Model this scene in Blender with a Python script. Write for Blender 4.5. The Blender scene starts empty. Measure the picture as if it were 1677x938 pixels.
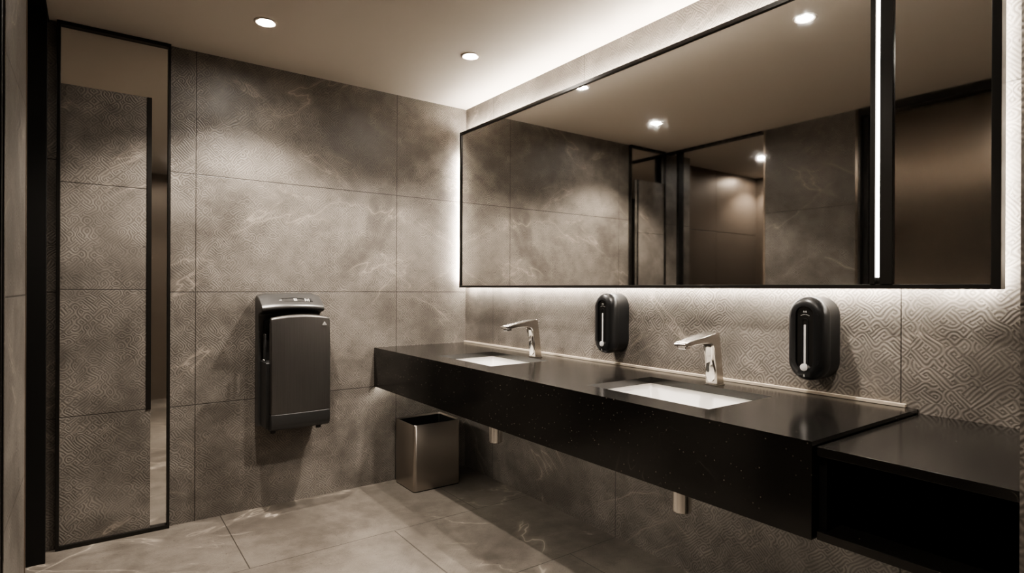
import bpy, bmesh, math, random
from mathutils import Matrix, Vector
random.seed(4)
PI = math.pi
C = bpy.context.scene.collection
SC = bpy.context.scene

# ------------------------------------------------------------------ dimensions (metres); camera stands at x=0, y=0
R = 2.046      # vanity wall plane (x)
D = 3.342      # dryer wall plane (y)
H = 2.400      # ceiling
LX = -0.170    # face of the left wall (x)
MX = 1.970     # front of the vanity mirror (x)
EYE = 1.1961

# ------------------------------------------------------------------ node helpers
class NT:
    def __init__(self, name):
        self.m = bpy.data.materials.new(name)
        self.m.use_nodes = True
        self.nt = self.m.node_tree
        self.nt.nodes.clear()
        self.out = self.n('ShaderNodeOutputMaterial')
    def n(self, t, **kw):
        x = self.nt.nodes.new(t)
        for k, v in kw.items():
            setattr(x, k, v)
        return x
    def l(self, a, b):
        self.nt.links.new(a, b)
    def put(self, sock, v):
        if isinstance(v, bpy.types.NodeSocket):
            self.l(v, sock)
        else:
            sock.default_value = v
    def math(self, op, a, b=None, c=None, clamp=False):
        x = self.n('ShaderNodeMath', operation=op, use_clamp=clamp)
        self.put(x.inputs[0], a)
        if b is not None: self.put(x.inputs[1], b)
        if c is not None: self.put(x.inputs[2], c)
        return x.outputs[0]
    def comb(self, x, y, z=0.0):
        c = self.n('ShaderNodeCombineXYZ')
        self.put(c.inputs[0], x); self.put(c.inputs[1], y); self.put(c.inputs[2], z)
        return c.outputs[0]
    def sep(self, v):
        s = self.n('ShaderNodeSeparateXYZ'); self.l(v, s.inputs[0])
        return s.outputs
    def smooth(self, v, lo, hi, a=0.0, b=1.0):
        x = self.n('ShaderNodeMapRange', interpolation_type='SMOOTHSTEP')
        self.put(x.inputs['Value'], v)
        x.inputs['From Min'].default_value = lo; x.inputs['From Max'].default_value = hi
        x.inputs['To Min'].default_value = a; x.inputs['To Max'].default_value = b
        return x.outputs[0]
    def mixf(self, t, a, b):
        x = self.n('ShaderNodeMix', data_type='FLOAT')
        self.put(x.inputs[0], t); self.put(x.inputs[2], a); self.put(x.inputs[3], b)
        return x.outputs[0]
    def mixc(self, t, a, b, blend='MIX'):
        x = self.n('ShaderNodeMix', data_type='RGBA', blend_type=blend)
        self.put(x.inputs[0], t); self.put(x.inputs[6], a); self.put(x.inputs[7], b)
        return x.outputs[2]
    def noise(self, vec, scale, detail=3.0, rough=0.55, dist=0.0):
        x = self.n('ShaderNodeTexNoise')
        if vec is not None: self.l(vec, x.inputs['Vector'])
        x.inputs['Scale'].default_value = scale; x.inputs['Detail'].default_value = detail
        x.inputs['Roughness'].default_value = rough; x.inputs['Distortion'].default_value = dist
        return x.outputs['Fac']
    def bsdf(self, **kw):
        b = self.n('ShaderNodeBsdfPrincipled')
        for k, v in kw.items():
            self.put(b.inputs[k.replace('_', ' ')], v)
        self.l(b.outputs[0], self.out.inputs[0])
        return b

def c4(r, g, b): return (r, g, b, 1.0)

def stone(name, joints, relief=1.0, vein=1.0, rough=0.45, lo=(0.128, 0.113, 0.098), hi=(0.262, 0.236, 0.207), vshift=0.0, vgate=0.50):
    """Taupe stone tile with a pressed labyrinth relief, light veins and dark joints, all from world position."""
    N = NT(name)
    geo = N.n('ShaderNodeNewGeometry')
    px, py, pz = N.sep(geo.outputs['Position'])
    nx, ny, nz = N.sep(geo.outputs['True Normal'])
    fx = N.math('GREATER_THAN', N.math('ABSOLUTE', nx), 0.6)
    fz = N.math('GREATER_THAN', N.math('ABSOLUTE', nz), 0.6)
    u = N.mixf(fx, px, py)
    v = N.mixf(fz, pz, py)
    uv = N.comb(u, v, vshift)
    # gentle warp so that lines wander like pressed stone
    wob = N.n('ShaderNodeTexNoise'); N.l(uv, wob.inputs['Vector']); wob.inputs['Scale'].default_value = 13.0; wob.inputs['Detail'].default_value = 1.0
    wr = N.sep(wob.outputs['Color'])
    uw = N.math('MULTIPLY_ADD', wr[0], 0.030, u); vw = N.math('MULTIPLY_ADD', wr[1], 0.030, v)
    k = 0.7071 / 0.0315
    p = N.math('MULTIPLY', N.math('ADD', uw, vw), k)
    q = N.math('MULTIPLY', N.math('SUBTRACT', uw, vw), k)
    fp = N.math('FRACT', p); fq = N.math('FRACT', q)
    wn = N.n('ShaderNodeTexWhiteNoise', noise_dimensions='2D')
    N.l(N.comb(N.math('FLOOR', p), N.math('FLOOR', q)), wn.inputs['Vector'])
    rnd = N.sep(wn.outputs['Color'])
    flip = N.math('GREATER_THAN', rnd[0], 0.5)
    fp = N.mixf(flip, fp, N.math('SUBTRACT', 1.0, fp))
    ex = N.mixf(N.math('GREATER_THAN', rnd[1], 0.4), 2.2, 7.0)
    def norm(a, b):
        s = N.math('ADD', N.math('POWER', a, ex), N.math('POWER', b, ex))
        return N.math('POWER', s, N.math('DIVIDE', 1.0, ex))
    d = N.math('MINIMUM', norm(fp, fq), norm(N.math('SUBTRACT', 1.0, fp), N.math('SUBTRACT', 1.0, fq)))
    straight = N.math('GREATER_THAN', rnd[2], 0.62)
    which = N.mixf(N.math('GREATER_THAN', rnd[2], 0.81), fp, fq)
    d = N.mixf(straight, d, which)
    line = N.math('MULTIPLY_ADD', N.math('COSINE', N.math('MULTIPLY', d, 2 * PI * 3)), 0.5, 0.5)
    fade = N.smooth(N.noise(uv, 5.0, 2.0), 0.35, 0.62, 0.45, 1.0)
    line = N.math('MULTIPLY', line, fade)
    # tone
    big = N.noise(uv, 1.7, 4.0, 0.6, 0.6)
    med = N.noise(uv, 11.0, 4.0, 0.65)
    fine = N.noise(uv, 160.0, 2.0, 0.6)
    tone = N.math('ADD', N.math('MULTIPLY', big, 0.62), N.math('ADD', N.math('MULTIPLY', med, 0.28), N.math('MULTIPLY', fine, 0.10)))
    tone = N.smooth(tone, 0.36, 0.64)
    col = N.mixc(tone, c4(*lo), c4(*hi))
    shade = N.math('MULTIPLY_ADD', line, 0.54 * relief, 1.0 - 0.33 * relief)
    col = N.mixc(1.0, col, N.comb(shade, shade, shade), 'MULTIPLY')
    # pits
    pits = N.smooth(N.noise(uv, 70.0, 1.0), 0.70, 0.76, 1.0, 0.55)
    col = N.mixc(1.0, col, N.comb(pits, pits, pits), 'MULTIPLY')
    # veins: thin level lines of stretched noise along two diagonals
    def veins(ang, sc, off, thick):
        ca, sa = math.cos(ang), math.sin(ang)
        a = N.math('ADD', N.math('MULTIPLY', u, ca), N.math('MULTIPLY', v, sa))
        b = N.math('SUBTRACT', N.math('MULTIPLY', v, ca), N.math('MULTIPLY', u, sa))
        nn = N.noise(N.comb(N.math('MULTIPLY', a, 0.35), b, off), sc, 5.0, 0.55, 0.25)
        r = N.math('ABSOLUTE', N.math('SUBTRACT', nn, 0.5))
        ln = N.math('ADD', N.smooth(r, 0.0, thick * 0.5, 0.75, 0.0), N.smooth(r, 0.0, thick * 3.0, 0.25, 0.0))
        gate = N.smooth(N.noise(N.comb(u, v, off + 3.1), 1.9, 2.0), vgate, vgate + 0.12)
        return N.math('MULTIPLY', ln, gate)
    ve = N.math('MAXIMUM', veins(0.65, 1.6, 2.0 + vshift, 0.008), N.math('MULTIPLY', veins(-0.5, 2.3, 7.7 + vshift, 0.008), 0.8))
    col = N.mixc(N.math('MULTIPLY', ve, 0.48 * vein), col, c4(0.47, 0.41, 0.345))
    # joints
    jt = None
    ax = {'x': px, 'y': py, 'z': pz}
    for (a, c, *g) in joints:
        e = N.smooth(N.math('ABSOLUTE', N.math('SUBTRACT', ax[a], c)), 0.0012, 0.0030, 1.0, 0.0)
        for (ga, l0, h0) in g:
            e = N.math('MULTIPLY', e, N.math('MULTIPLY', N.math('GREATER_THAN', ax[ga], l0), N.math('LESS_THAN', ax[ga], h0)))
        jt = e if jt is None else N.math('MAXIMUM', jt, e)
    hgt = N.math('MULTIPLY', line, relief)
    if jt is not None:
        col = N.mixc(N.math('MULTIPLY', jt, 0.80), col, c4(0.022, 0.018, 0.015))
        hgt = N.math('SUBTRACT', hgt, N.math('MULTIPLY', jt, 1.2))
    hgt = N.math('ADD', hgt, N.math('MULTIPLY', fine, 0.25))
    bp = N.n('ShaderNodeBump'); bp.inputs['Strength'].default_value = 0.45; bp.inputs['Distance'].default_value = 0.0016
    N.l(hgt, bp.inputs['Height'])
    ro = N.math('MULTIPLY_ADD', line, 0.10, rough - 0.05)
    N.bsdf(Base_Color=col, Roughness=ro, Normal=bp.outputs[0], Specular_IOR_Level=0.45)
    return N.m

def plain(name, col, rough=0.5, metal=0.0, spec=0.5, coat=0.0, noise_amt=0.06, nscale=40.0, bump=0.0):
    N = NT(name)
    tc = N.n('ShaderNodeTexCoord')
    nz = N.noise(tc.outputs['Object'], nscale, 3.0)
    s = N.math('MULTIPLY_ADD', nz, 2 * noise_amt, 1.0 - noise_amt)
    cc = N.mixc(1.0, c4(*col), N.comb(s, s, s), 'MULTIPLY')
    kw = dict(Base_Color=cc, Roughness=N.math('MULTIPLY_ADD', nz, 0.06, max(0.0, rough - 0.03)), Metallic=metal, Specular_IOR_Level=spec, Coat_Weight=coat)
    if bump:
        bp = N.n('ShaderNodeBump'); bp.inputs['Strength'].default_value = bump; bp.inputs['Distance'].default_value = 0.001
        N.l(nz, bp.inputs['Height']); kw['Normal'] = bp.outputs[0]
    N.bsdf(**kw)
    return N.m

def brushed(name, col, rough, stretch, metal=1.0, amt=0.16, aniso=0.0):
    """Metal with fine streaks; stretch scales the noise per object axis."""
    N = NT(name)
    tc = N.n('ShaderNodeTexCoord')
    mp = N.n('ShaderNodeMapping'); N.l(tc.outputs['Object'], mp.inputs['Vector']); mp.inputs['Scale'].default_value = stretch
    nz = N.noise(mp.outputs[0], 1.0, 4.0, 0.65)
    s = N.math('MULTIPLY_ADD', nz, 2 * amt, 1.0 - amt)
    cc = N.mixc(1.0, c4(*col), N.comb(s, s, s), 'MULTIPLY')
    N.bsdf(Base_Color=cc, Roughness=N.math('MULTIPLY_ADD', nz, amt * 0.7, rough - amt * 0.35), Metallic=metal, Anisotropic=aniso)
    return N.m

def quartz(name):
    N = NT(name)
    geo = N.n('ShaderNodeNewGeometry')
    vo = N.n('ShaderNodeTexVoronoi'); N.l(geo.outputs['Position'], vo.inputs['Vector']); vo.inputs['Scale'].default_value = 60.0
    near = N.smooth(vo.outputs['Distance'], 0.06, 0.14, 1.0, 0.0)
    pick = N.math('GREATER_THAN', N.sep(vo.outputs['Color'])[0], 0.70)
    sp = N.math('MULTIPLY', near, N.math('MULTIPLY', pick, N.sep(vo.outputs['Color'])[1]))
    base = N.mixc(N.noise(geo.outputs['Position'], 6.0, 4.0), c4(0.0075, 0.0068, 0.006), c4(0.0125, 0.0115, 0.010))
    nn = N.noise(geo.outputs['Position'], 2.2, 3.0, 0.5, 0.7)
    ve = N.math('MULTIPLY', N.smooth(N.math('ABSOLUTE', N.math('SUBTRACT', nn, 0.5)), 0.0, 0.0035, 1.0, 0.0), N.smooth(N.noise(geo.outputs['Position'], 3.0), 0.5, 0.6))
    col = N.mixc(N.math('MULTIPLY', ve, 0.10), base, c4(0.25, 0.22, 0.19))
    col = N.mixc(N.math('MULTIPLY', sp, 0.9), col, c4(0.30, 0.265, 0.22))
    N.bsdf(Base_Color=col, Roughness=0.16, Specular_IOR_Level=0.80)
    return N.m

def emit(name, col, s):
    N = NT(name)
    e = N.n('ShaderNodeEmission'); e.inputs[0].default_value = c4(*col); e.inputs[1].default_value = s
    N.l(e.outputs[0], N.out.inputs[0])
    return N.m

WARM = (1.0, 0.925, 0.825)
M = {}
M['stone_back'] = stone('taupe relief stone back', [
    ('x', 0.432), ('x', 1.541), ('z', 0.594), ('z', 1.170), ('z', 1.772)], vshift=0.0)
M['stone_right'] = stone('taupe relief stone right', [
    ('y', 3.010), ('y', 2.185, ('z', 1.3, 3.0)), ('y', 1.955, ('z', -1, 1.3)), ('y', 0.743, ('z', -1, 1.3)), ('z', 1.772), ('z', 0.594)], vshift=4.0)
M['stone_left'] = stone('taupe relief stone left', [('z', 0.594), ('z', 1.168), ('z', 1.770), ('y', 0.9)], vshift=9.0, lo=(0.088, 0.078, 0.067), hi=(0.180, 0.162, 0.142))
M['stone_end'] = stone('taupe relief stone end', [('z', 1.170)], vshift=12.0)
M['reflected_stone'] = stone('taupe relief stone reflection', [('z', 0.600), ('z', 1.182), ('z', 1.672)], vshift=15.0)  # for the panel that imitates a reflection in the tall mirror
M['stone_floor'] = stone('taupe veined floor stone', [
    ('y', 2.640), ('y', 1.950), ('y', 1.260), ('y', 0.57),
    ('x', 0.550, ('y', 2.64, 3.4)), ('x', 1.692, ('y', 2.64, 3.4)),
    ('x', 1.212, ('y', 1.95, 2.64)), ('x', 0.07, ('y', 1.95, 2.64)),
    ('x', 1.750, ('y', 1.26, 1.95)), ('x', 0.61, ('y', 1.26, 1.95)), ('x', 1.2, ('y', 0.57, 1.26))],
    relief=0.30, vein=1.9, rough=0.33, lo=(0.105, 0.091, 0.077), hi=(0.215, 0.190, 0.163), vshift=21.0, vgate=0.42)
M['paint'] = plain('warm grey ceiling paint', (0.72, 0.655, 0.58), 0.9, noise_amt=0.015, nscale=3.0, spec=0.2)
M['quartz'] = quartz('black speckled quartz')
M['black_metal'] = plain('black satin metal', (0.016, 0.0145, 0.0125), 0.32, metal=0.25, spec=0.5, noise_amt=0.05)
M['black_matte'] = plain('matt black lacquer', (0.006, 0.0056, 0.005), 0.55, spec=0.3)
M['mirror'] = plain('silvered mirror', (0.86, 0.85, 0.83), 0.0, metal=1.0, noise_amt=0.0)
M['bronze'] = brushed('brushed bronze panel', (0.165, 0.143, 0.122), 0.22, (2.0, 2.0, 160.0), amt=0.06)
M['bronze_dark'] = brushed('dark bronze panel', (0.19, 0.158, 0.130), 0.38, (2.0, 2.0, 130.0), metal=0.75, amt=0.05)
M['edge_metal'] = plain('champagne edge trim', (0.33, 0.27, 0.215), 0.3, metal=0.9)
M['steel'] = brushed('brushed warm steel', (0.46, 0.418, 0.372), 0.30, (120.0, 120.0, 2.0), amt=0.012)
M['chrome'] = plain('polished chrome', (0.80, 0.775, 0.74), 0.15, metal=1.0, noise_amt=0.01)
M['chrome_dark'] = plain('brushed chrome body', (0.52, 0.49, 0.455), 0.20, metal=1.0, noise_amt=0.03)
M['ceramic'] = plain('white glazed ceramic', (0.90, 0.88, 0.85), 0.12, noise_amt=0.01, coat=0.3)
M['cream'] = plain('cream sealing trim', (0.62, 0.54, 0.44), 0.45, noise_amt=0.03)
M['dryer_shell'] = plain('graphite dryer shell', (0.105, 0.103, 0.100), 0.34, metal=0.65, noise_amt=0.03)
M['dryer_plate'] = brushed('dark brushed steel plate', (0.135, 0.127, 0.120), 0.36, (260.0, 3.0, 5.0), metal=0.85, amt=0.22)
M['dryer_side'] = plain('dark grey dryer plastic', (0.030, 0.0295, 0.029), 0.42, noise_amt=0.03)
M['gloss_black'] = plain('gloss black plastic', (0.007, 0.007, 0.007), 0.12, noise_amt=0.0, coat=0.5)
M['soft_black'] = plain('satin black plastic', (0.0105, 0.0105, 0.0107), 0.36, noise_amt=0.03, spec=0.4)
M['mark'] = plain('pale printed mark', (0.62, 0.60, 0.57), 0.5, noise_amt=0.0)
M['bar'] = plain('pale level window', (0.60, 0.59, 0.585), 0.35, noise_amt=0.01)
M['ring'] = plain('cream downlight ring', (0.60, 0.53, 0.46), 0.40, noise_amt=0.01)
M['lens'] = emit('lit downlight lens', (1.0, 0.93, 0.84), 220.0)
M['led'] = emit('lit mirror strip', WARM, 128.0)
M['led_side'] = emit('lit mirror strip, left side', WARM, 260.0)
M['led_low'] = emit('lit mirror strip, lower side', WARM, 46.0)
M['led_front'] = emit('lit front strip', (1.0, 0.95, 0.88), 9.0)
M['led_soft'] = emit('lit strip under counter', WARM, 26.0)
M['led_hall'] = emit('lit corridor strip', WARM, 5.0)

# ------------------------------------------------------------------ mesh helpers
def tag(o, label=None, cat=None, group=None, kind=None):
    if label: o['label'] = label
    if cat: o['category'] = cat
    if group: o['group'] = group
    if kind: o['kind'] = kind
    return o

def thing(name, label, cat, loc=(0, 0, 0), group=None):
    o = bpy.data.objects.new(name, None); C.objects.link(o)
    o.location = loc; o.empty_display_size = 0.1
    return tag(o, label, cat, group)

def obj(name, bm, mat, parent=None, bevel=0.0, smooth=False, seg=2):
    bmesh.ops.recalc_face_normals(bm, faces=bm.faces)
    me = bpy.data.meshes.new(name); bm.to_mesh(me); bm.free()
    me.materials.append(M[mat])
    o = bpy.data.objects.new(name, me); C.objects.link(o)
    if parent is not None: o.parent = parent
    if smooth:
        for f in me.polygons: f.use_smooth = True
        try:
            me.set_sharp_from_angle(angle=math.radians(smooth if smooth is not True else 40))
        except Exception: pass
    if bevel:
        b = o.modifiers.new('edge', 'BEVEL'); b.width = bevel; b.segments = seg
        b.limit_method = 'ANGLE'; b.angle_limit = math.radians(35); b.harden_normals = False
    return o

def box(bm, x0, x1, y0, y1, z0, z1):
    vs = [bm.verts.new(p) for p in ((x0, y0, z0), (x1, y0, z0), (x1, y1, z0), (x0, y1, z0), (x0, y0, z1), (x1, y0, z1), (x1, y1, z1), (x0, y1, z1))]
    for f in ((0, 3, 2, 1), (4, 5, 6, 7), (0, 1, 5, 4), (1, 2, 6, 5), (2, 3, 7, 6), (3, 0, 4, 7)):
        bm.faces.new([vs[i] for i in f])
    return bm

def B(*a):
    return box(bmesh.new(), *a)

def loft(bm, rings, cap0=True, cap1=True):
    vr = [[bm.verts.new(p) for p in r] for r in rings]
    n = len(vr[0])
    for a, b in zip(vr, vr[1:]):
        for i in range(n):
            bm.faces.new((a[i], a[(i + 1) % n], b[(i + 1) % n], b[i]))
    if cap0: bm.faces.new(vr[0][::-1])
    if cap1: bm.faces.new(vr[-1])
    return bm

def cyl(bm, c, r, z0, z1, n=32, axis='z'):
    def P(a, z):
        p = (r * math.cos(a), r * math.sin(a))
        if axis == 'z': return (c[0] + p[0], c[1] + p[1], z)
        if axis == 'x': return (z, c[0] + p[0], c[1] + p[1])
        return (c[0] + p[0], z, c[1] + p[1])
    return loft(bm, [[P(2 * PI * i / n, z) for i in range(n)] for z in (z0, z1)])

def rrect(w, h, r, n=6, cx=0.0, cy=0.0):
    pts = []
    for (sx, sy, a0) in ((1, 1, 0), (-1, 1, 90), (-1, -1, 180), (1, -1, 270)):
        for i in range(n + 1):
            a = math.radians(a0 + 90 * i / n)
            pts.append((cx + sx * (w / 2 - r) + r * math.cos(a), cy + sy * (h / 2 - r) + r * math.sin(a)))
    return pts

def plate(bm, outline, hole, x0, x1):
    """Flat ring between two outlines of equal count, extruded along x (outlines in y,z)."""
    n = len(outline)
    A = [[bm.verts.new((x, p[0], p[1])) for p in o] for x in (x0, x1) for o in (outline, hole)]
    for i in range(n):
        j = (i + 1) % n
        bm.faces.new((A[0][i], A[0][j], A[1][j], A[1][i])); bm.faces.new((A[2][i], A[3][i], A[3][j], A[2][j]))
        bm.faces.new((A[0][i], A[2][i], A[2][j], A[0][j])); bm.faces.new((A[1][i], A[1][j], A[3][j], A[3][i]))
    return bm

def struct(name, bm, mat, parent=None, **kw):
    o = obj(name, bm, mat, parent, **kw)
    if parent is None: tag(o, kind='structure')
    return o

# ------------------------------------------------------------------ room shell
struct('floor', B(-2.1, R + 0.1, -0.9, 3.75, -0.1, 0.0), 'stone_floor')
struct('ceiling', B(-2.1, R + 0.1, -0.9, 3.75, H, H + 0.1), 'paint')
struct('wall_back', B(-0.50, R + 0.1, D, D + 0.2, 0, H), 'stone_back')
struct('wall_right', B(R, R + 0.1, -0.9, D, 0, H), 'stone_right')
bm = B(LX - 0.12, LX, 1.773, 2.412, 0, H)
struct('wall_left', bm, 'stone_left')
struct('wall_left.001', B(LX - 0.12, LX, -0.9, 0.82, 0, H), 'stone_left')
struct('trim_1', B(LX - 0.122, LX + 0.002, 2.412, 2.424, 0, H), 'edge_metal')
tag(bpy.data.objects['trim_1'], 'slim champagne metal edge on the end of the left wall')
struct('wall_rear', B(LX - 0.12, R, -0.62, -0.52, 0, H), 'bronze_dark')
struct('wall_end', B(1.335, R, 0.10, 0.298, 0, H), 'stone_end')
# dark panelled corridor behind the left wall, seen in the mirrors
pb = bmesh.new()
for x0, x1 in ((-1.90, -1.182), (-1.178, -0.50)):
    for z0, z1 in ((0, 0.588), (0.594, 1.187), (1.193, 1.777), (1.783, H)):
        box(pb, x0, x1, 3.530, 3.56, z0, z1)
struct('wall_corridor', pb, 'bronze_dark', bevel=0.001)
struct('wall_corridor_back', B(-2.1, -0.45, 3.555, 3.65, 0, H), 'black_matte')
struct('wall_corridor_end', B(-2.0, -1.90, 1.0, 3.56, 0, H), 'bronze_dark')
struct('wall_corridor_side', B(-2.0, LX - 0.12, 0.9, 1.0, 0, H), 'bronze_dark')

# black portal at the corridor mouth: post, head
pr = struct('trim_2', B(-0.228, -0.156, 3.199, 3.222, 0, 2.386), 'black_matte', bevel=0.002)
struct('trim_3', B(-0.228, -0.156, 2.426, D - 0.002, 2.386, H - 0.001), 'black_matte', bevel=0.002)

# door in the left wall (seen in the vanity mirror)
dr = thing('door_1', 'dark bronze metal door in a black frame, seen in the vanity mirror', 'door', (LX, 1.283, 0))
tag(dr, kind='structure')
fb = bmesh.new()
box(fb, -0.10, 0.006, 0.455, 0.488, 0, H - 0.002); box(fb, -0.10, 0.006, -0.478, -0.435, 0, H - 0.002); box(fb, -0.10, 0.006, -0.435, 0.455, 2.345, H - 0.002)
obj('door_frame', fb, 'black_metal', dr, bevel=0.002)
ib = bmesh.new()
box(ib, -0.10, -0.02, 0.415, 0.454, 0, 2.344)
obj('door_stop', ib, 'black_matte', dr, bevel=0.002)
obj('door_leaf', B(-0.095, -0.06, -0.434, 0.414, 0.006, 2.342), 'bronze', dr, bevel=0.002)
ed = bmesh.new(); box(ed, 0.0065, 0.009, 0.470, 0.487, 0, H - 0.004)
obj('edge_strip', ed, 'bronze', dr)

# ------------------------------------------------------------------ tall mirror on the dryer wall
tm = thing('tall_mirror', 'tall narrow mirror in a black frame on the tiled wall left of the hand dryer', 'mirror', (0.098, D, 0))
x0, x1 = -0.128 - 0.098, 0.318 - 0.098
fb = bmesh.new()
fy0, fy1 = -0.030, -0.0005
box(fb, x0, x0 + 0.014, fy0, fy1, 0.001, H - 0.001); box(fb, x1 - 0.012, x1, fy0, fy1, 0.001, H - 0.001)
box(fb, x0 + 0.014, x1 - 0.012, fy0, fy1, 0.001, 0.020); box(fb, x0 + 0.014, x1 - 0.012, fy0, fy1, 2.382, H - 0.001)
obj('frame', fb, 'black_metal', tm, bevel=0.0015)
obj('mirror_glass', B(x0 + 0.014, x1 - 0.012, -0.010, -0.0005, 0.020, 2.382), 'mirror', tm)
o = obj('reflected_stone', B(x0 + 0.0145, 0.237 - 0.098, -0.020, -0.0105, 0.0205, 2.118), 'reflected_stone', tm)  # solid panel in place of a stone wall reflected in the glass
tag(o, 'panel imitating the patterned stone reflection in the lower left of the tall mirror')
o = obj('reflected_edge', B(0.219 - 0.098, 0.238 - 0.098, -0.024, -0.0202, 0.598, 2.118), 'black_metal', tm)  # strip imitating the dark edge within that reflection

# ------------------------------------------------------------------ vanity mirror with back light
Y0, Y1, Z0, Z1 = 0.480, 3.300, 1.199, 2.224
vm = thing('vanity_mirror', 'wide black framed mirror with glowing edges on the wall above the two sinks', 'mirror', (R, 1.89, 1.199))
oy, oz = 1.89, 1.199
def bx_v(bm, xa, xb, ya, yb, za, zb): return box(bm, xa - R, xb - R, ya - oy, yb - oy, za - oz, zb - oz)
fb = bmesh.new(); XB = 2.010
bx_v(fb, MX, XB, Y0, Y0 + 0.022, Z0, Z1); bx_v(fb, MX, XB, Y1 - 0.016, Y1, Z0, Z1)
bx_v(fb, MX, XB, Y0 + 0.022, Y1 - 0.016, Z0, Z0 + 0.014); bx_v(fb, MX, XB, Y0 + 0.022, Y1 - 0.016, Z1 - 0.018, Z1)
obj('frame', fb, 'black_metal', vm, bevel=0.0012)
gp = bmesh.new(); bx_v(gp, MX + 0.008, MX + 0.014, 0.803, Y1 - 0.016, Z0 + 0.014, Z1 - 0.018)
obj('mirror_glass', gp, 'mirror', vm)
gp = bmesh.new(); bx_v(gp, MX + 0.008, MX + 0.014, Y0 + 0.022, 0.740, Z0 + 0.014, Z1 - 0.018)
obj('mirror_glass', gp, 'mirror', vm)
dv = bmesh.new()
bx_v(dv, MX - 0.002, XB - 0.001, 0.788, 0.803, Z0 + 0.014, Z1 - 0.018)
bx_v(dv, MX - 0.002, XB - 0.001, 0.740, 0.7755, Z0 + 0.014, Z1 - 0.018)
bx_v(dv, MX + 0.012, XB - 0.001, 0.7755, 0.788, Z0 + 0.014, Z1 - 0.018)
dvo = obj('divider', dv, 'black_metal', vm, bevel=0.0012)
ls = bmesh.new(); bx_v(ls, MX + 0.004, MX + 0.0119, 0.7765, 0.787, Z0 + 0.036, Z1 - 0.018)
o = obj('light_strip', ls, 'led_front', dvo); tag(o, 'bright white upright light strip')
bk = bmesh.new(); bx_v(bk, XB + 0.0002, XB + 0.020, Y0 + 0.05, Y1 - 0.05, Z0 + 0.05, Z1 - 0.05)
obj('back_box', bk, 'black_matte', vm)
for (ya, yb, za, zb2) in ((Y0 + 0.010, Y0 + 0.020, Z0 + 0.012, Z1 - 0.012), (Y1 - 0.0105, Y1 - 0.0004, Z0 + 0.045, Z1 - 0.135),
          (Y0 + 0.022, Y1 - 0.012, Z0 + 0.004, Z0 + 0.014), (Y0 + 0.022, Y1 - 0.012, Z1 - 0.0105, Z1 - 0.0005)):
    ls = bmesh.new(); bx_v(ls, XB + 0.0002, XB + 0.012, ya, yb, za, zb2)
    obj('back_light', ls, 'led_side' if ya > 3 else 'led' if zb2 > 1.5 and ya > 0.5 and za > 2 else 'led_low', vm)

# ------------------------------------------------------------------ vanity counter
CX, CY0, CZ0, CZ1 = 1.3965, 0.695, 0.596, 0.832
S1 = (1.512, 1.866, 2.240, 2.748); S2 = (1.515, 1.876, 1.064, 1.596)
vc = thing('vanity_counter', 'long black speckled stone counter with two sink openings, fixed below the wide mirror', 'counter', (CX, CY0, CZ0))
def lc(bm, a): return box(bm, a[0] - CX, a[1] - CX, a[2] - CY0, a[3] - CY0, a[4] - CZ0, a[5] - CZ0)
xs = [CX, S1[0], S1[1], R - 0.001]
tb = bmesh.new()
# worktop as one slab with two rectangular openings
gx = sorted({CX, S1[0], S2[0], S1[1], S2[1], R - 0.001}); gy = [CY0, S2[2], S2[3], S1[2], S1[3], D - 0.001]
def hole(x, y): return any(s[0] < x < s[1] and s[2] < y < s[3] for s in (S1, S2))
zt, zb = CZ1 - CZ0, CZ1 - CZ0 - 0.026
cells = {(i, j) for i in range(len(gx) - 1) for j in range(len(gy) - 1) if not hole((gx[i] + gx[i + 1]) / 2, (gy[j] + gy[j + 1]) / 2)}
vt = {}
def V(i, j, z):
    k = (i, j, z)
    if k not in vt: vt[k] = tb.verts.new((gx[i] - CX, gy[j] - CY0, z))
    return vt[k]
for (i, j) in cells:
    tb.faces.new((V(i, j, zt), V(i + 1, j, zt), V(i + 1, j + 1, zt), V(i, j + 1, zt)))
    tb.faces.new((V(i, j, zb), V(i, j + 1, zb), V(i + 1, j + 1, zb), V(i + 1, j, zb)))
    for (di, dj, a, b) in ((-1, 0, (0, 1), (0, 0)), (1, 0, (1, 0), (1, 1)), (0, -1, (0, 0), (1, 0)), (0, 1, (1, 1), (0, 1))):
        if (i + di, j + dj) not in cells:
            tb.faces.new((V(i + a[0], j + a[1], zt), V(i + a[0], j + a[1], zb), V(i + b[0], j + b[1], zb), V(i + b[0], j + b[1], zt)))
obj('worktop', tb, 'quartz', vc)
obj('front_panel', lc(bmesh.new(), (CX, CX + 0.02, CY0, D - 0.001, CZ0, CZ1 - 0.0262)), 'quartz', vc)
obj('end_panel', lc(bmesh.new(), (CX + 0.0202, R - 0.001, CY0, CY0 + 0.02, CZ0, CZ1 - 0.0262)), 'quartz', vc)
obj('bottom_panel', lc(bmesh.new(), (CX + 0.0202, R - 0.001, CY0 + 0.0202, D - 0.001, CZ0 + 0.015, CZ0 + 0.030)), 'black_matte', vc)
o = obj('light_strip', lc(bmesh.new(), (CX + 0.024, CX + 0.034, CY0 + 0.04, D - 0.002, CZ0 + 0.005, CZ0 + 0.0148)), 'led_soft', vc)
tag(o, 'warm lit strip under the front edge')
t4 = struct('trim_4', B(R - 0.013, R - 0.0005, 0.727, D - 0.001, CZ1 + 0.0005, CZ1 + 0.011), 'cream', bevel=0.001)
tag(t4, 'thin cream sealing strip along the wall behind the counter')

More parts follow.
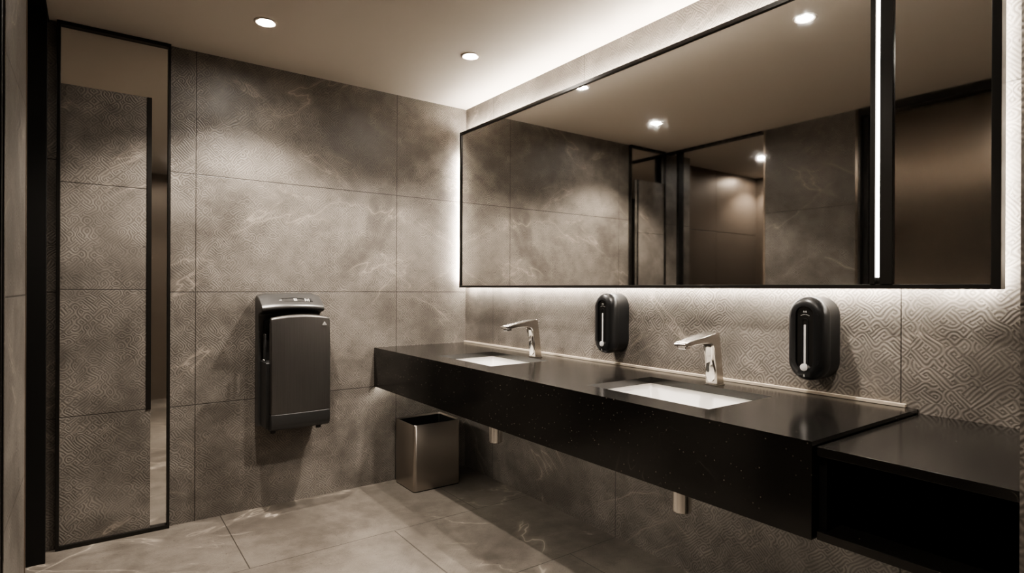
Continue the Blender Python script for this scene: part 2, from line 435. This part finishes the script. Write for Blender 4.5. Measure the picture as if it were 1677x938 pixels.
# ------------------------------------------------------------------ sinks (white undermount basin, chrome drain, waste pipe)
def make_sink(s, label):
    cx, cy = (s[0] + s[1]) / 2, (s[2] + s[3]) / 2
    t = thing('sink', label, 'sink', (cx, cy, CZ1 - 0.0262 - 0.125), 'undermount sinks')
    w, h = s[1] - s[0] + 0.016, s[3] - s[2] + 0.016
    top = 0.125
    rg = []
    def rr(w_, h_, r, z): return [(p[0], p[1], z) for p in rrect(w_, h_, r, 5)]
    rg = [rr(w + 0.03, h + 0.03, 0.022, top), rr(w, h, 0.012, top), rr(w - 0.004, h - 0.004, 0.012, top - 0.006), rr(w - 0.03, h - 0.03, 0.03, 0.030),
          rr(w - 0.06, h - 0.06, 0.04, 0.014), rr(w * 0.5, h * 0.5, 0.05, 0.009), rr(0.05, 0.05, 0.0245, 0.006)]
    bm = loft(bmesh.new(), rg, False, True)
    og = [rr(w + 0.03, h + 0.03, 0.022, top), rr(w + 0.02, h + 0.02, 0.03, 0.03), rr(w - 0.03, h - 0.03, 0.05, 0.0)]
    loft(bm, og, False, True)
    obj('basin', bm, 'ceramic', t, smooth=50)
    dn = loft(bmesh.new(), [[(r * math.cos(2 * PI * i / 24), r * math.sin(2 * PI * i / 24), z) for i in range(24)] for r, z in ((0.026, 0.0065), (0.026, 0.010), (0.020, 0.011), (0.016, 0.0085))])
    obj('drain_cover', dn, 'chrome', t, smooth=30)
    bo = cyl(bmesh.new(), (0.02, -0.06), 0.011, 0, 0.0035, 20, 'z')
    return t

sk1 = make_sink(S1, 'white rectangular sink set in the black counter at its end near the waste bin')
sk2 = make_sink(S2, 'white rectangular sink set in the black counter, nearer the open black shelf')
def make_pipe(t, wx, wy, z0):
    lx, ly = wx - t.location.x, wy - t.location.y
    p = cyl(bmesh.new(), (lx, ly), 0.034, z0 - t.location.z, -0.100, 32)
    po = obj('waste_pipe', p, 'chrome', t, bevel=0.004, smooth=30)
    a = cyl(bmesh.new(), (ly, z0 + 0.075 - t.location.z), 0.016, lx + 0.030, R - 0.002 - t.location.x, 20, 'x')
    obj('wall_tube', a, 'chrome', po, smooth=30)
make_pipe(sk1, 1.715, 2.492, 0.392)
make_pipe(sk2, 1.715, 1.314, 0.400)

# ------------------------------------------------------------------ faucets
def spline(P, keep=(), k=4):
    out = []
    for i in range(len(P) - 1):
        p0, p1, p2, p3 = P[max(0, i - 1)], P[i], P[i + 1], P[min(len(P) - 1, i + 2)]
        if i in keep:
            out.append(p1); continue
        for j in range(k):
            t = j / k
            out.append(tuple(0.5 * (2 * b + (c - a) * t + (2 * a - 5 * b + 4 * c - d) * t ** 2 + (3 * b - a - 3 * c + d) * t ** 3) for a, b, c, d in zip(p0, p1, p2, p3)))
    return out + [P[-1]]
def inset(P, e):
    n = len(P); out = []
    area = sum(P[i][0] * P[(i + 1) % n][1] - P[(i + 1) % n][0] * P[i][1] for i in range(n))
    for i in range(n):
        (xa, za), (xb, zb_) = P[i - 1], P[(i + 1) % n]
        tx, tz = xb - xa, zb_ - za; l = math.hypot(tx, tz) or 1.0
        sg = 1 if area > 0 else -1
        out.append((P[i][0] - sg * tz / l * e, P[i][1] + sg * tx / l * e))
    return out
def make_faucet(loc, label):
    """Origin at the middle of the foot; spout reaches towards -x."""
    t = thing('faucet', label, 'faucet', loc, 'sensor faucets at the sinks')
    hw = 0.025
    # side outline (x forward negative, z up), counter-clockwise from the heel
    side = [(0.022, 0.0), (0.016, 0.05), (0.006, 0.12), (-0.004, 0.185), (-0.009, 0.1990), (-0.018, 0.2012), (-0.060, 0.1950), (-0.110, 0.1865), (-0.160, 0.1775), (-0.205, 0.1685), (-0.211, 0.164),
            (-0.211, 0.159), (-0.200, 0.156), (-0.150, 0.160), (-0.100, 0.163), (-0.072, 0.1625), (-0.055, 0.158), (-0.044, 0.148), (-0.036, 0.125), (-0.030, 0.09), (-0.026, 0.05), (-0.024, 0.0)]
    side = spline(side, (0, 10, 11, len(side) - 2))
    inner = inset(side, 0.0022)
    bm = loft(bmesh.new(), [[(x, f * hw, z) for x, z in (inner if abs(f) == 1 else side)] for f in (-1, -0.91, 0.91, 1)])
    obj('body', bm, 'chrome_dark', t, smooth=35)
    # bright top skin of the spout
    top = [(-0.004, 0.1872), (-0.009, 0.2000), (-0.018, 0.2024), (-0.060, 0.1962), (-0.110, 0.1877), (-0.160, 0.1787), (-0.205, 0.1697), (-0.2125, 0.165)]
    top = spline(top)
    low = [(x + 0.0005, z - 0.004) for x, z in top]
    bm = bmesh.new()
    loft(bm, [[(x, f * hw * 0.96, z) for x, z in top + low[::-1]] for f in (-1, 1)])
    obj('spout_top', bm, 'chrome', t, smooth=35)
    # hourglass front plate, follows the front of the leg
    fr = [(0.148, -0.0462), (0.125, -0.0378), (0.09, -0.0318), (0.05, -0.0278), (0.012, -0.0260)]
    def fx(z):
        for (za, xa), (zb_, xb) in zip(fr, fr[1:]):
            if zb_ <= z <= za: return xa + (xb - xa) * (za - z) / (za - zb_)
        return fr[0][1] if z > fr[0][0] else fr[-1][1]
    prof = [(0.150, 0.019), (0.140, 0.019), (0.125, 0.0165), (0.110, 0.0130), (0.095, 0.0125), (0.080, 0.0150), (0.065, 0.0182), (0.050, 0.0200), (0.036, 0.0195), (0.024, 0.0155), (0.016, 0.0095), (0.013, 0.002)]
    prof = spline(prof)
    pts = [(z, w) for z, w in prof] + [(z, -w) for z, w in prof[::-1]]
    bm = bmesh.new()
    loft(bm, [[(fx(z) - e, w * s, z) for z, w in pts] for e, s in ((-0.004, 1.0), (0.003, 1.0), (0.0042, 0.9))])
    obj('front_plate', bm, 'chrome', t, smooth=40)
    # sensor eye
    bm = bmesh.new()
    ov = rrect(0.0105, 0.030, 0.0052, 5, 0.0075, 0.064)
    loft(bm, [[(fx(z) - e, y, z) for y, z in ov] for e in (0.002, 0.0056)])
    obj('sensor_eye', bm, 'gloss_black', t, smooth=30)
    # outlet nozzle under the tip
    bm = bmesh.new()
    loft(bm, [[(x, f * 0.0165, z) for x, z in ((-0.203, 0.160), (-0.168, 0.162), (-0.170, 0.148), (-0.199, 0.146))] for f in (-1, 1)])
    obj('nozzle', bm, 'chrome', t, bevel=0.0015)
    # two dark slots at the tip
    for sy in (-1, 1):
        bm = bmesh.new()
        loft(bm, [[(-0.2045 + (-0.009) * k, sy * 0.0115 + s_, 0.1693 - 0.0045 * k + dz) for k, s_ in ((0, -0.007), (0, 0.007), (0.8, 0.0085), (0.8, -0.0085))] for dz in (-0.002, 0.0008)])
        obj('tip_slot', bm, 'gloss_black', t)
    bm = B(-0.027, 0.025, -0.0265, 0.0265, 0.0, 0.004)
    obj('foot', bm, 'chrome_dark', t, bevel=0.001)
    return t
def dup(root, loc, label):
    r = root.copy(); C.objects.link(r); r.location = loc; r['label'] = label
    for ch in list(root.children):
        c = ch.copy(); C.objects.link(c); c.parent = r
        for g in ch.children:
            d_ = g.copy(); C.objects.link(d_); d_.parent = c
    return r
fz = CZ1
fa = make_faucet((1.927, 1.327, fz), 'chrome sensor faucet behind the sink nearer the open black shelf')
fb_ = dup(fa, (1.912, 2.408, fz), 'chrome sensor faucet behind the sink near the waste bin')

# ------------------------------------------------------------------ soap dispensers
def pill(w, h, n=16, cz=0.0, cy=0.0):
    r = w / 2; pts = []
    for i in range(n + 1):
        a = PI * i / n; pts.append((cy + r * math.cos(a), cz + h / 2 - r + r * math.sin(a)))
    for i in range(n + 1):
        a = PI + PI * i / n; pts.append((cy + r * math.cos(a), cz - h / 2 + r + r * math.sin(a)))
    return pts
def make_dispenser(loc, label):
    """Origin on the wall at the middle of the back; projects towards -x."""
    t = thing('soap_dispenser', label, 'soap dispenser', loc, 'soap dispensers on the vanity wall')
    W, Hh = 0.130, 0.284
    bm = bmesh.new(); rings = []
    for x, k in ((0.0, 0.0), (-0.066, 0.0)):
        rings.append([(x, y, z) for y, z in pill(W - 2 * k - 0.004, Hh - 2 * k - 0.004)])
    loft(bm, rings)
    obj('back_case', bm, 'soft_black', t, smooth=40)
    bm = bmesh.new(); rings = []
    for x, k in ((-0.0662, 0.001), (-0.070, 0.0), (-0.088, 0.001), (-0.098, 0.0045), (-0.106, 0.0105), (-0.111, 0.018), (-0.1135, 0.027), (-0.114, 0.033)):
        rings.append([(x, y, z) for y, z in pill(W - 2 * k, Hh - 2 * k)])
    ip = pill(0.058, 0.214, cz=0.004)
    rings.append([(-0.114, y, z) for y, z in ip])
    rings.append([(-0.107, y * 0.96, z) for y, z in ip])
    loft(bm, rings)
    obj('front_cover', bm, 'soft_black', t, smooth=50)
    # raised side curves
    for s in (-1, 1):
        bm = bmesh.new(); pts = []
        for i in range(13):
            a = -0.5 * PI + PI * i / 12
            pts.append((s * (0.040 + 0.0115 * math.cos(a)), 0.085 * math.sin(a) + 0.0))
        def depth(y, z):
            return -0.1145 + 0.0105 * max(0, (abs(y) - 0.036) / 0.018) ** 1.6
        ring0 = [(depth(y, z) - 0.0003, y - s * 0.0016, z) for y, z in pts] + [(depth(y, z) - 0.0003, y + s * 0.0016, z) for y, z in pts[::-1]]
        ring1 = [(x + 0.004, y, z) for x, y, z in ring0]
        loft(bm, [ring1, ring0])
        obj('side_ridge', bm, 'soft_black', t, smooth=60)
    bm = bmesh.new(); loft(bm, [[(x, y, z) for y, z in pill(0.0575 - 0.004, 0.2135 - 0.004, cz=0.004)] for x in (-0.1065, -0.1085)])
    pn = obj('front_panel', bm, 'gloss_black', t, smooth=30)
    bm = bmesh.new(); plate(bm, pill(0.0215, 0.178, cz=-0.020), pill(0.0165, 0.173, cz=-0.020), -0.1086, -0.1105)
    obj('slot_rim', bm, 'soft_black', pn, smooth=40)
    bm = bmesh.new(); loft(bm, [[(x, y, z) for y, z in pill(0.0068, 0.140, cz=-0.022)] for x in (-0.1086, -0.1105)])
    o = obj('level_window', bm, 'bar', t, smooth=30); tag(o, 'pale upright level window')
    bm = bmesh.new()
    loft(bm, [[(-0.1086 - 0.0058 * e, 0.026 * k * math.cos(a), -0.114 + 0.030 * k * max(-0.45, math.sin(a))) for a in [2 * PI * i / 28 for i in range(28)]] for e, k in ((0, 1), (0.8, 0.85), (1, 0.7))])
    obj('button_mount', bm, 'soft_black', t, smooth=40)
    bm = bmesh.new()
    loft(bm, [[(x, r * math.cos(2 * PI * i / 28), -0.0955 + r * math.sin(2 * PI * i / 28)) for i in range(28)] for x, r in ((-0.1142, 0.0125), (-0.1165, 0.0125), (-0.117, 0.0115))])
    o = obj('push_button', bm, 'bar', t, smooth=30); tag(o, 'round pale button')
    # printed marks
    bm = bmesh.new(); x = -0.1088
    def tri(cy, cz, s):
        a = [bm.verts.new((x, cy + dy * s, cz + dz * s)) for dy, dz in ((-0.6, 0), (0.6, 0), (0, 1.3))]
        bm.faces.new(a)
    tri(-0.0032, 0.0885, 0.0046); tri(0.0038, 0.0885, 0.0046)
    for i in range(7):
        a = math.radians(-30 + 10 * i)
        y_, z_ = 0.026 * math.sin(a), 0.0555 + 0.026 * math.cos(a)
        v = [bm.verts.new((x, y_ + dy, z_ + dz)) for dy, dz in ((-0.0013, -0.0008), (0.0013, -0.0008), (0.0013, 0.0006), (-0.0013, 0.0006))]
        bm.faces.new(v)
    obj('printed_mark', bm, 'mark', pn)
    bm = bmesh.new(); x = -0.1146
    tri(0.0, -0.1235, 0.0042); 
    v = [bm.verts.new((x, dy, -0.1262 + dz)) for dy, dz in ((-0.003, -0.0008), (0.003, -0.0008), (0.003, 0.0006), (-0.003, 0.0006))]; bm.faces.new(v)
    obj('printed_mark', bm, 'mark', t)
    return t
dz_ = 1.031
da = make_dispenser((R - 0.0006, 0.988, dz_), 'black oval soap dispenser on the wall beside the front faucet, nearer the open shelf')
db = dup(da, (R - 0.0006, 1.936, dz_ + 0.003), 'black oval soap dispenser on the wall between the two faucets')

# ------------------------------------------------------------------ open shelf unit
sh = thing('open_shelf', 'open black stone shelf unit hung beside the end of the vanity counter', 'shelf', (1.410, 0.300, 0.594))
def ls_(a): return B(a[0] - 1.410, a[1] - 1.410, a[2] - 0.300, a[3] - 0.300, a[4] - 0.594, a[5] - 0.594)
obj('top_board', ls_((1.410, R - 0.001, 0.300, 0.690, 0.797, 0.819)), 'quartz', sh, bevel=0.0012)
obj('bottom_board', ls_((1.410, R - 0.001, 0.300, 0.690, 0.596, 0.617)), 'quartz', sh, bevel=0.0012)
obj('side_panel', ls_((1.422, R - 0.001, 0.672, 0.690, 0.6172, 0.7968)), 'black_matte', sh)
obj('side_panel', ls_((1.422, R - 0.001, 0.300, 0.312, 0.6172, 0.7968)), 'black_matte', sh)
obj('back_panel', ls_((R - 0.016, R - 0.001, 0.312, 0.672, 0.6172, 0.7968)), 'black_matte', sh)

# ------------------------------------------------------------------ waste bin
wb = thing('waste_bin', 'square brushed steel open waste bin on the floor under the counter end', 'waste bin', (1.679, 3.180, 0))
w, h, zt_ = 0.314, 0.262, 0.393
def rr3(w_, h_, r, z): return [(p[0], p[1], z) for p in rrect(w_, h_, r, 7)]
bm = loft(bmesh.new(), [rr3(w, h, 0.020, 0.006), rr3(w, h, 0.020, zt_ - 0.002), rr3(w - 0.003, h - 0.003, 0.019, zt_), rr3(w - 0.008, h - 0.008, 0.017, zt_), rr3(w - 0.010, h - 0.010, 0.016, zt_ - 0.003), rr3(w - 0.010, h - 0.010, 0.016, 0.012)])
obj('shell', bm, 'steel', wb, smooth=40)
bm = loft(bmesh.new(), [rr3(w - 0.0102, h - 0.0102, 0.016, zt_ - 0.010), rr3(w - 0.016, h - 0.016, 0.015, zt_ - 0.010), rr3(w - 0.020, h - 0.020, 0.015, 0.014)], False, True)
obj('liner', bm, 'black_matte', wb, smooth=40)
bm = loft(bmesh.new(), [rr3(w - 0.004, h - 0.004, 0.02, 0.0), rr3(w - 0.004, h - 0.004, 0.02, 0.006)])
obj('base', bm, 'black_matte', wb)

# ------------------------------------------------------------------ hand dryer
hd = thing('hand_dryer', 'dark brushed metal hand dryer on the patterned tile wall beside the tall mirror', 'hand dryer', (0.888, D, 0.44))
def ext(profile, hwid, fn=None, nx=13, off=0.0):
    """Extrude a (depth, height) side profile along x with optional bulge fn(xn, d, z) -> (d, z)."""
    bm = bmesh.new(); rings = []
    for i in range(nx):
        xn = -1 + 2 * i / (nx - 1)
        ring = []
        for d_, z in profile:
            dd, zz = fn(xn, d_, z) if fn else (d_, z)
            ring.append((xn * hwid + off, -dd, zz - 0.44))
        rings.append(ring)
    return loft(bm, rings)
HW = 0.155
shell = [(0.0006, 0.452), (0.0006, 1.150), (0.006, 1.160), (0.022, 1.164), (0.060, 1.158), (0.110, 1.136), (0.150, 1.112), (0.166, 1.100), (0.171, 1.090), (0.169, 1.080), (0.158, 1.072), (0.120, 1.066), (0.092, 1.055), (0.076, 1.030), (0.066, 0.990), (0.060, 0.82), (0.060, 0.460), (0.054, 0.452)]
def head(xn, d_, z):
    k = 1 - xn * xn
    if d_ > 0.09 and z > 1.05: return d_ - 0.016 * xn * xn, z - 0.010 * xn * xn + 0.004
    if z > 1.12: return d_, z - 0.012 * max(0, abs(xn) - 0.75) / 0.25
    return d_, z
obj('shell', ext(shell, 0.163, head, 17, -0.008), 'dryer_shell', hd, bevel=0.004, smooth=35, seg=3)
# throat behind the slot with its two air jets
obj('throat', ext([(0.0602, 0.80), (0.0602, 0.985), (0.068, 1.02), (0.085, 1.02), (0.088, 0.80)], HW - 0.012), 'black_matte', hd, bevel=0.003)
for sx in (-1, 1):
    for k, dd in enumerate((0.100, 0.122)):
        bm = bmesh.new(); box(bm, sx * 0.146 - 0.004, sx * 0.146 + 0.004, -dd - 0.005, -dd + 0.005, 0.806 - 0.44, 0.95 - 0.44)
        rb = obj('jet_rib', bm, 'dryer_side', hd, bevel=0.002)
        bm = bmesh.new(); bmesh.ops.create_icosphere(bm, subdivisions=2, radius=0.0048, matrix=Matrix.Translation((sx * 0.149, -dd, 0.812 - 0.44)))
        obj('jet_tip', bm, 'mark', rb, smooth=True)
low = [(0.0602, 0.462), (0.0602, 0.800), (0.070, 0.806), (0.180, 0.806), (0.186, 0.800), (0.192, 0.540), (0.186, 0.462)]
obj('lower_body', ext(low, 0.154, None, 13, -0.003), 'dryer_side', hd, bevel=0.003, smooth=35)
def bow(xn, d_, z):
    return d_ - 0.007 * xn * xn, z - (0.016 * xn * xn if z > 0.95 else 0.0)
pl = [(0.1925, 0.540), (0.1870, 0.80), (0.1920, 1.020), (0.198, 1.047), (0.208, 1.055), (0.220, 1.052), (0.227, 1.044), (0.232, 0.95), (0.236, 0.80), (0.236, 0.5402)]
obj('front_plate', ext(pl, 0.152, bow, 17, 0.011), 'dryer_plate', hd, bevel=0.004, smooth=35, seg=3)
tr = [(0.110, 0.456), (0.190, 0.452), (0.215, 0.456), (0.231, 0.470), (0.236, 0.490), (0.236, 0.5398), (0.188, 0.5398), (0.1862, 0.4618), (0.110, 0.4618)]
obj('drip_tray', ext(tr, 0.152, bow, 17, 0.011), 'dryer_side', hd, bevel=0.003, smooth=35)
for sx in (-1, 1):
    bm = cyl(bmesh.new(), (sx * 0.118, -0.17), 0.014, 0.434 - 0.44, 0.4525 - 0.44, 16)
    obj('foot', bm, 'dryer_side', hd, bevel=0.002)
# display on the sloping top
def ontop(xn, s):   # s from 0 (back) to 1 (front) on the slope
    d_, z = 0.110 + 0.040 * s, 1.136 - 0.024 * s
    dd, zz = head(xn, d_, z); return dd, zz
def toppatch(xa, xb, sa, sb, e, n=8):
    bm = bmesh.new(); up, lo_ = [], []
    rows = []
    for s in (sa, sb):
        row = []
        for i in range(n + 1):
            xn = xa + (xb - xa) * i / n
            dd, zz = ontop(xn, s); row.append((xn * HW, -dd, zz - 0.44 + e))
        rows.append(row)
    ring_top = rows[0] + rows[1][::-1]
    ring_low = [(a, b, c - e - 0.002) for a, b, c in ring_top]
    return loft(bm, [ring_low, ring_top])
dp = obj('display', toppatch(-0.62, 0.62, 0.05, 0.78, 0.0012), 'gloss_black', hd)
for i, (xa, xb, sa, sb) in enumerate(((-0.50, -0.42, 0.42, 0.52), (-0.36, -0.33, 0.42, 0.52), (-0.30, -0.27, 0.42, 0.52), (-0.24, -0.21, 0.42, 0.52), (-0.02, 0.035, 0.2, 0.7), (0.055, 0.085, 0.2, 0.7), (0.36, 0.40, 0.2, 0.7), (0.43, 0.46, 0.3, 0.7), (0.49, 0.52, 0.2, 0.7))):
    obj('display_mark', toppatch(xa, xb, sa, sb, 0.0018, 2), 'mark' if i == 0 or i > 3 else 'dryer_shell', dp)
# emblem: small open peak over a bar
bm = bmesh.new()
def poly(pts):
    loft(bm, [[(x * 0.001 + 0.130, -0.2325 - e, z * 0.001 + 1.004 - 0.44) for x, z in pts] for e in (-0.003, 0.0006)])
poly([(-10, -6), (0, 10), (0, 6), (-6.4, -4.5)]); poly([(10, -6), (6.4, -4.5), (0, 6), (0, 10)]); poly([(-10.5, -9), (10.5, -9), (10, -6.3), (-10, -6.3)]); poly([(-4, -3), (4, -3), (0, 3)])
obj('emblem', bm, 'mark', hd)

# ------------------------------------------------------------------ downlights
def make_light(x, y, label, power, cone=120, blend=0.55):
    t = thing('downlight', label, 'downlight', (x, y, H), 'recessed ceiling downlights')
    n = 40
    def ci(r, z): return [(r * math.cos(2 * PI * i / n), r * math.sin(2 * PI * i / n), z) for i in range(n)]
    bm = loft(bmesh.new(), [ci(0.032, -0.0003), ci(0.050, -0.0003), ci(0.050, -0.003), ci(0.047, -0.0055), ci(0.042, -0.0060), ci(0.038, -0.0040), ci(0.036, -0.0012), ci(0.032, -0.0010)], False, False)
    obj('trim_ring', bm, 'ring', t, smooth=40)
    bm = loft(bmesh.new(), [ci(0.0318, -0.0003), ci(0.0318, -0.0014), ci(0.027, -0.0020)])
    o = obj('lens', bm, 'lens', t, smooth=40); tag(o, 'glowing white lens')
    L = bpy.data.lights.new('downlight_lamp', 'SPOT'); L.energy = power; L.color = (1.0, 0.91, 0.81)
    L.spot_size = math.radians(cone); L.spot_blend = blend; L.shadow_soft_size = 0.03
    lo_ = bpy.data.objects.new('downlight_lamp', L); C.objects.link(lo_); lo_.parent = t; lo_.location = (0, 0, -0.012)
    return t
make_light(0.637, 2.782, 'round ceiling downlight in front of the hand dryer wall', 74)
make_light(1.587, 2.552, 'round ceiling downlight above the sink near the waste bin', 88)
make_light(1.400, 1.310, 'round ceiling downlight above the front faucet, seen in the mirror', 62)
make_light(-0.985, 2.917, 'round ceiling downlight in the dark corridor, half hidden in the mirror', 11)
make_light(0.64, 0.42, 'added round ceiling downlight near the room entrance, out of view', 34)  # unseen fixture added as fill for the floor and counter front
make_light(-1.74, 3.30, 'added unseen round ceiling downlight at the far end of the dark corridor', 40)  # unseen fixture added to brighten the corridor corner

# ------------------------------------------------------------------ world, camera, colour
W_ = bpy.data.worlds.new('dim surround'); SC.world = W_; W_.use_nodes = True
W_.node_tree.nodes['Background'].inputs[0].default_value = (0.9, 0.8, 0.7, 1); W_.node_tree.nodes['Background'].inputs[1].default_value = 0.02
cam = bpy.data.cameras.new('camera'); co = bpy.data.objects.new('camera', cam); C.objects.link(co)
cam.sensor_fit = 'HORIZONTAL'; cam.sensor_width = 36.0; cam.lens = 946.4092 * 36 / 1677
cam.shift_y = (471.9693 - 469.0) / 1677; cam.clip_start = 0.01
co.matrix_world = Matrix.Translation((0, 0, EYE)) @ Matrix.Rotation(-0.6296, 4, 'Z') @ Matrix.Rotation(PI / 2, 4, 'X') @ Matrix.Rotation(0.0041, 4, 'Z')
SC.camera = co
SC.view_settings.view_transform = 'AgX'
try: SC.view_settings.look = 'AgX - Medium High Contrast'
except Exception: pass
SC.view_settings.exposure = 1.0
SC.cycles.use_denoising = True
SC.cycles.max_bounces = 10; SC.cycles.glossy_bounces = 6; SC.cycles.diffuse_bounces = 5
SC.cycles.sample_clamp_indirect = 6.0
SC.cycles.caustics_reflective = False; SC.cycles.caustics_refractive = False
